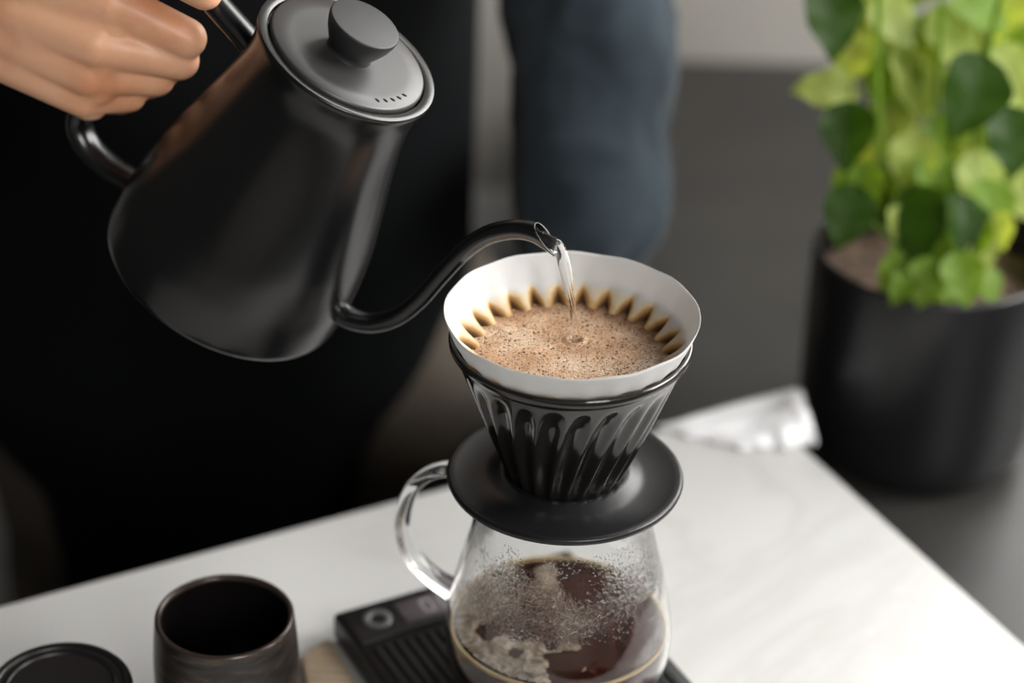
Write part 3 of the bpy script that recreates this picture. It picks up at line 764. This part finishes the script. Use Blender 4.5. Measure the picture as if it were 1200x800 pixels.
stem([(1120, 300, 1.47), (1140, 180, 1.45), (1158, 60, 1.41), (1178, -30, 1.37), (1190, -90, 1.34)], 0.0026, 0.0016)
stem([(1080, 310, 1.44), (1015, 250, 1.40), (995, 180, 1.39)], 0.0018, 0.001)
stem([(1130, 290, 1.47), (1185, 200, 1.46), (1215, 100, 1.43), (1225, 0, 1.40)], 0.0022, 0.0012)
cv = lambda dx, dy, dz=0: RT * dx - UP * dy - FW * dz     # leaf directions measured against the view
S = 1.42 / FPX
key = [ # u, v, depth, direction, normal, px length, kind
 (975, 22, 1.38, (0.15, 1.0, 0.1), (0.3, 0.2, 1), 92, 'leaf_dark'), (968, 104, 1.42, (-1, -0.15, 0), (0, -0.6, 0.9), 80, 'leaf_pale'),
 (993, 158, 1.39, (-0.1, 1, 0.2), (-0.2, 0.3, 1), 82, 'leaf_dark'), (1002, 225, 1.40, (-0.5, 0.8, 0), (0, -0.8, 0.8), 80, 'leaf_mid'),
 (994, 252, 1.385, (-0.3, 0.9, 0.2), (-0.2, 0.4, 1), 78, 'leaf_dark'), (1136, 112, 1.36, (-0.35, 0.95, 0.15), (0.1, 0.3, 1), 104, 'leaf_dark'),
 (1186, 165, 1.39, (0.1, 1, 0.1), (0.2, 0.2, 1), 84, 'leaf_dark'), (1074, 262, 1.40, (0, 1, 0.2), (-0.5, 0.2, 1), 96, 'leaf_dark'),
 (1126, 266, 1.40, (0.05, 1, 0.2), (0.6, 0.2, 1), 84, 'leaf_dark'), (1128, 326, 1.385, (0.2, 0.9, 0.2), (0, -0.5, 1), 66, 'leaf_mid'),
 (1086, 330, 1.39, (-0.3, 0.9, 0.2), (0.1, -0.6, 0.9), 62, 'leaf_mid'), (1058, 338, 1.39, (-0.6, 0.7, 0.2), (0, -0.6, 0.9), 44, 'leaf_mid'),
 (1000, 70, 1.43, (-0.5, 0.8, 0), (-0.2, -0.7, 0.8), 72, 'leaf_pale'), (1055, 28, 1.45, (0.8, 0.5, 0), (0, -0.6, 0.8), 90, 'leaf_pale'),
 (1072, 95, 1.45, (0.3, 1, 0), (0.3, -0.4, 0.9), 100, 'leaf_pale'), (1048, 100, 1.46, (0.1, 1, 0), (-0.3, -0.4, 0.9), 90, 'leaf_mid'),
 (1120, 45, 1.44, (0.6, 0.8, 0), (0.1, -0.6, 0.9), 95, 'leaf_pale'), (1172, 12, 1.44, (-0.2, 1, 0), (0.1, -0.6, 0.9), 84, 'leaf_pale'),
 (1185, 92, 1.43, (0.5, 0.9, 0), (0.1, -0.6, 0.9), 92, 'leaf_pale'), (1150, 10, 1.43, (0.9, 0.5, 0), (0.1, -0.6, 0.9), 84, 'leaf_mid'),
 (1068, 190, 1.44, (-0.2, 1, 0), (0.1, -0.6, 0.9), 76, 'leaf_pale'), (1095, 215, 1.44, (0.2, 1, 0), (0.2, -0.6, 0.9), 80, 'leaf_mid'),
 (1150, 215, 1.44, (0.3, 1, 0), (0.2, -0.6, 0.9), 84, 'leaf_pale'), (1160, 250, 1.42, (0.3, 1, 0), (0.4, -0.3, 0.9), 84, 'leaf_mid'),
 (1180, 225, 1.46, (0.7, 0.7, 0), (0.2, -0.6, 0.9), 76, 'leaf_pale'), (1045, 225, 1.45, (-0.1, 1, 0), (-0.2, -0.6, 0.9), 76, 'leaf_mid'),
 (1105, 290, 1.42, (0.1, 1, 0), (0.2, -0.5, 0.9), 70, 'leaf_mid'), (1040, 150, 1.46, (0.1, 1, 0), (-0.1, -0.6, 0.9), 76, 'leaf_pale'),
 (1010, 25, 1.46, (-0.7, 0.6, 0), (0, -0.6, 0.9), 76, 'leaf_pale'), (1105, 165, 1.47, (0.1, 1, 0), (0, -0.6, 0.9), 70, 'leaf_mid'),
 (1195, 40, 1.46, (0.4, 0.9, 0), (0, -0.6, 0.9), 80, 'leaf_pale'), (1075, 60, 1.48, (-0.4, 0.9, 0), (0, -0.6, 0.9), 84, 'leaf_mid'),
]
for k, (u, v, t_, d, n_, L_, kd) in enumerate(key): leaf(P(u, v, t_), cv(*d), cv(*n_), L_ * S, kd, k)
for k, (u, v) in enumerate(((1052, 262), (1064, 300), (1100, 318), (1150, 300), (1160, 335), (1142, 280), (1090, 345), (1116, 348), (1048, 325), (1172, 270))):
    leaf(P(u, v, 1.405), cv(0.4 * sin(k * 2.1), 0.9, 0.1), cv(0.5 * cos(k * 1.7), -0.5, 0.9), (46 + 6 * (k % 3)) * S, 'leaf_mid' if k % 3 else 'leaf_pale', k)
rl_ = random.Random(5)
for k in range(44):
    u = rl_.uniform(1015, 1250); v = rl_.uniform(-70, 250); t_ = rl_.uniform(1.44, 1.52)
    d = (rl_.uniform(-1, 1), rl_.uniform(0.2, 1), rl_.uniform(-0.3, 0.3)); n_ = (rl_.uniform(-0.5, 0.5), rl_.uniform(-0.9, -0.2), 0.8)
    leaf(P(u, v, t_), cv(*d), cv(*n_), rl_.uniform(46, 84) * S, rl_.choice(['leaf_mid', 'leaf_pale', 'leaf_pale', 'leaf_mid']), k)

# ------------------------------------------------------------------ person
per = thing('person', 'person in black apron and dark blue shirt pouring from the kettle', 'person', (-0.24, 1.50, FLOOR))
off = Vector(per.location)
L = lambda p: p - off
hb = bmesh.new()
mcp = {'index': (P(130, 2, 1.090), 0.0122), 'middle': (P(113, 50, 1.097), 0.0125), 'ring': (P(104, 86, 1.108), 0.0118), 'pinky': (P(98, 113, 1.119), 0.0106)}
fing = {'index': [((219, 45), 1.100, 0.0100), ((206, 48), 1.126, 0.0088), ((150, 40), 1.140, 0.0078)],
        'middle': [((211, 71), 1.110, 0.0098), ((196, 75), 1.138, 0.0088), ((140, 68), 1.150, 0.0078)],
        'ring': [((184, 92), 1.121, 0.0090), ((170, 98), 1.147, 0.0082), ((122, 95), 1.158, 0.0073)],
        'pinky': [((153, 113), 1.130, 0.0078), ((142, 118), 1.152, 0.0070), ((104, 118), 1.163, 0.0064)]}
for f, js in fing.items():
    a, ra = mcp[f]; (u, v), t_, r = js[0]; b = P(u, v, t_)
    mid = (a + b) / 2 + (-FW) * 0.0012
    pts = [(a, ra * 0.97), (mid, (ra + r) / 2 * 0.94), (b, r)] + [(P(q[0], q[1], tt), r2) for q, tt, r2 in js[1:]]
    chain(hb, pts, 3)
w1, w2 = P(-92, -62, 1.108), P(-84, -4, 1.122)                  # two sides of the wrist
for f, wq, rw in (('index', w1, 0.021), ('middle', (w1 * 2 + w2) / 3, 0.021), ('ring', (w1 + w2 * 2) / 3, 0.021), ('pinky', w2, 0.0185)):
    a, ra = mcp[f]; b2 = a + Vector((0, 0, 0)) + FW * 0.006
    m1 = a * 0.55 + wq * 0.45
    chain(hb, [(a - FW * 0.0004, ra * 1.0), (m1 - FW * 0.0022, 0.0170), (wq, rw)], 3)
    chain(hb, [(b2 + FW * 0.010, 0.011), (m1 + FW * 0.018, 0.015), (wq + FW * 0.004, rw)], 2)       # palm side
for f, g_ in (('index', 'middle'), ('middle', 'ring'), ('ring', 'pinky')):                             # webs between knuckles
    a, b = mcp[f][0], mcp[g_][0]; c = (a + b) / 2 + FW * 0.0002 + (P(200, 60, 1.11) - P(100, 50, 1.10)).normalized() * 0.005
    chain(hb, [(c, 0.0108), (c * 0.6 + w1 * 0.2 + w2 * 0.2 - FW * 0.001, 0.0190)], 2)
# thumb lies over the top of the handle
chain(hb, [(P(-30, -70, 1.150), 0.020), (P(70, -92, 1.110), 0.0155), (P(150, -66, 1.082), 0.0120), (P(205, -30, 1.076), 0.0100), (P(240, -9, 1.076), 0.0088)], 3)
chain(hb, [(P(70, -92, 1.110), 0.0150), (mcp['index'][0] + FW * 0.012, 0.012)], 2)
# tendons
for f in ('index', 'middle', 'ring'):
    a = mcp[f][0]; chain(hb, [(a - FW * 0.0072, 0.0042), (a * 0.5 + (w1 + w2) * 0.25 - FW * 0.0085, 0.0040)], 1)
# forearm up to the elbow, under the sleeve
el_r = Vector((-0.52, 1.30, 0.20)); wm = (w1 + w2) / 2; sh_r = Vector((-0.44, 1.53, 0.50)); 
chain(hb, [(w1, 0.022), (wm + (el_r - wm) * 0.25 + Vector((0, 0, 0.008)), 0.028), (wm + (el_r - wm) * 0.6, 0.036)], 2)
chain(hb, [(w2, 0.020), (wm + (el_r - wm) * 0.25 - Vector((0, 0, 0.008)), 0.028), (wm + (el_r - wm) * 0.6, 0.036)], 2)
hand = remesh(hb, 0.0011, 20, 0.5)
# the rest of the body, coarser, mostly under the clothes
bb = bmesh.new()
s1 = P(684, -150, 1.50); s2 = P(690, 80, 1.47); s3 = P(692, 262, 1.46)
sh_l = Vector((-0.04, 1.53, 0.50)); el_l = Vector((0.052, 1.50, 0.10)); neck = Vector((-0.24, 1.54, 0.58))
chain(bb, [(wm + (el_r - wm) * 0.5, 0.032), (el_r, 0.040), (sh_r, 0.050), (neck - Vector((0, 0, 0.04)), 0.06), (sh_l, 0.045), (s1, 0.036), (s3, 0.030), (Vector((0.05, 1.66, 0.005)), 0.024)], 2)
chain(bb, [(Vector((0.05, 1.66, 0.005)), 0.024), (Vector((0.045, 1.74, -0.015)), 0.024), (Vector((0.045, 1.80, -0.035)), 0.020)], 2)
for dx in (-0.09, 0.09):
    chain(bb, [(neck + Vector((dx, 0, -0.16)), 0.10), (Vector((-0.25 + dx * 0.8, 1.55, 0.12)), 0.095), (Vector((-0.235 + dx, 1.56, -0.10)), 0.070), (Vector((-0.19 + dx * 1.5, 1.545, -0.46)), 0.052), (Vector((-0.19 + dx * 1.5, 1.58, FLOOR + 0.09)), 0.040), (Vector((-0.19 + dx * 1.5, 1.47, FLOOR + 0.045)), 0.030)], 2)
chain(bb, [(neck, 0.055), (neck + Vector((0, -0.02, 0.10)), 0.055)], 2)
hd_c = neck + Vector((0, -0.035, 0.20))
chain(bb, [(hd_c + Vector((0, 0.01, 0.03)), 0.085), (hd_c + Vector((0, -0.030, -0.055)), 0.055)], 2)
chain(bb, [(hd_c + Vector((0, -0.085, 0.0)), 0.010), (hd_c + Vector((0, -0.100, -0.025)), 0.013)], 2)     # nose
chain(bb, [(hd_c + Vector((-0.022, -0.083, -0.058)), 0.008), (hd_c + Vector((0.022, -0.083, -0.058)), 0.008)], 2)  # mouth
for s_ in (-1, 1):
    chain(bb, [(hd_c + Vector((s_ * 0.082, 0.01, 0.015)), 0.016), (hd_c + Vector((s_ * 0.080, 0.012, -0.018)), 0.012)], 2)  # ears
    chain(bb, [(hd_c + Vector((s_ * 0.018, -0.078, 0.030)), 0.011), (hd_c + Vector((s_ * 0.045, -0.066, 0.028)), 0.011)], 2)  # brow
rest = remesh(bb, 0.009, 3)
jb = bmesh.new(); jb.from_mesh(hand); jb.from_mesh(rest)
for v in jb.verts: v.co -= off
me = bpy.data.meshes.new('body'); jb.to_mesh(me); jb.free()
link('body', me, M['skin'], per)
# hair
hbm = bmesh.new(); bmesh.ops.create_uvsphere(hbm, u_segments=32, v_segments=20, radius=0.098)
for v in hbm.verts: v.co = Vector((v.co.x * 0.96, v.co.y * 1.08, v.co.z)) + hd_c + Vector((0, 0.018, 0.040)) - off
bmesh.ops.delete(hbm, geom=[v for v in hbm.verts if v.co.y < (hd_c - off).y - 0.035 and v.co.z < (hd_c - off).z + 0.075 or v.co.z < (hd_c - off).z - 0.05], context='VERTS')
obj('hair', hbm, M['hair'], per)
def wrinkle(me, amp, freq, seed, ax=(1, 1, 1)):
    for v in me.vertices:
        q = Vector((v.co.x * freq * ax[0], v.co.y * freq * ax[1], v.co.z * freq * ax[2] + seed))
        n_ = v.normal; v.co += n_ * amp * (noise.noise(q) + 0.5 * (1 - abs(noise.noise(q * 2.1))) - 0.3)
def sleeve(pts, seed, voxel=0.006, amp=0.010):
    b = bmesh.new(); chain(b, pts, 3); me = remesh(b, voxel, 3)
    wrinkle(me, amp, 16, seed, (1, 1, 1.3))
    for v in me.vertices: v.co -= off
    return me
# left arm hanging beside the torso, elbow bent back
obj_me = sleeve([(sh_l + Vector((0.02, 0, -0.02)), 0.060), (s1, 0.055), (s2, 0.0535), (s3, 0.048), (s3 + Vector((-0.005, 0.08, -0.02)), 0.043), (Vector((0.05, 1.70, 0.0)), 0.038)], 3)
link('sleeve', obj_me, M['denim'], per)
cuff0 = wm + (el_r - wm) * 0.30
obj_me = sleeve([(cuff0, 0.038), (el_r, 0.054), (sh_r + Vector((0, 0, -0.02)), 0.062)], 8)
link('sleeve', obj_me, M['denim'], per)
def loft(rings, n=64, fold=0.0, seed=0, cap=True):
    """rings: (cx, cy, z, rx, ry)"""
    bm = bmesh.new(); rr = []
    for (cx, cy, z, rx, ry) in rings:
        rr.append([bm.verts.new((cx + rx * cos(2 * pi * i / n) * (1 + fold * noise.noise(Vector((cos(2 * pi * i / n) * 3, sin(2 * pi * i / n) * 3, z * 5 + seed)))),
                                 cy + ry * sin(2 * pi * i / n) * (1 + fold * noise.noise(Vector((sin(2 * pi * i / n) * 3, z * 5, seed)))), z)) for i in range(n)])
    for A_, B_ in zip(rr, rr[1:]):
        for i in range(n): bm.faces.new((A_[i], A_[(i + 1) % n], B_[(i + 1) % n], B_[i]))
    if cap: bm.faces.new(rr[0][::-1]); bm.faces.new(rr[-1])
    return bm
def sm(rings, k=5): return [tuple(p) for p in spline(rings, k)]
ox, oy, oz = off
tr_ = [(-0.25 - ox, 1.545 - oy, z - oz, rx, ry) for z, rx, ry in ((-0.10, 0.195, 0.125), (-0.03, 0.200, 0.126), (0.06, 0.204, 0.130), (0.20, 0.206, 0.128), (0.35, 0.212, 0.128), (0.48, 0.205, 0.115), (0.54, 0.14, 0.09), (0.575, 0.075, 0.075))]
obj('shirt', loft(sm(tr_), fold=0.05, seed=2), M['denim'], per)
ap = [(-0.25 - ox, 1.540 - oy, z - oz, rx, ry) for z, rx, ry in ((-0.46, 0.120, 0.118), (-0.27, 0.135, 0.125), (-0.22, 0.158, 0.130), (-0.17, 0.190, 0.136), (-0.12, 0.216, 0.141), (-0.04, 0.219, 0.142), (0.20, 0.2165, 0.141), (0.35, 0.220, 0.140), (0.45, 0.215, 0.130))]
abm = loft(sm(ap), fold=0.045, seed=2, cap=False)
bmesh.ops.delete(abm, geom=[v for v in abm.verts if v.co.y > 0.13], context='VERTS')
o = obj('apron', abm, M['apron'], per); sd = o.modifiers.new('thickness', 'SOLIDIFY'); sd.thickness = 0.002; sd.offset = 0
tb = bmesh.new()
for s_ in (-1, 1):
    chain(tb, [(Vector((-0.235 + s_ * 0.09, 1.555, -0.07)), 0.105), (Vector((-0.19 + s_ * 0.138, 1.545, -0.22)), 0.092), (Vector((-0.19 + s_ * 0.138, 1.545, -0.48)), 0.080), (Vector((-0.19 + s_ * 0.138, 1.57, FLOOR + 0.12)), 0.064)], 3)
me = remesh(tb, 0.009, 3); wrinkle(me, 0.008, 14, 5)
for v in me.vertices: v.co -= off
link('trousers', me, M['trousers'], per)
for dx in (-0.138, 0.138):
    sb = bmesh.new(); chain(sb, [(Vector((-0.19 + dx, 1.58, FLOOR + 0.046)), 0.045), (Vector((-0.19 + dx, 1.44, FLOOR + 0.040)), 0.039)], 3)
    me = remesh(sb, 0.006, 2)
    for v in me.vertices: v.co -= off
    link('shoe', me, M['cabinet'], per)
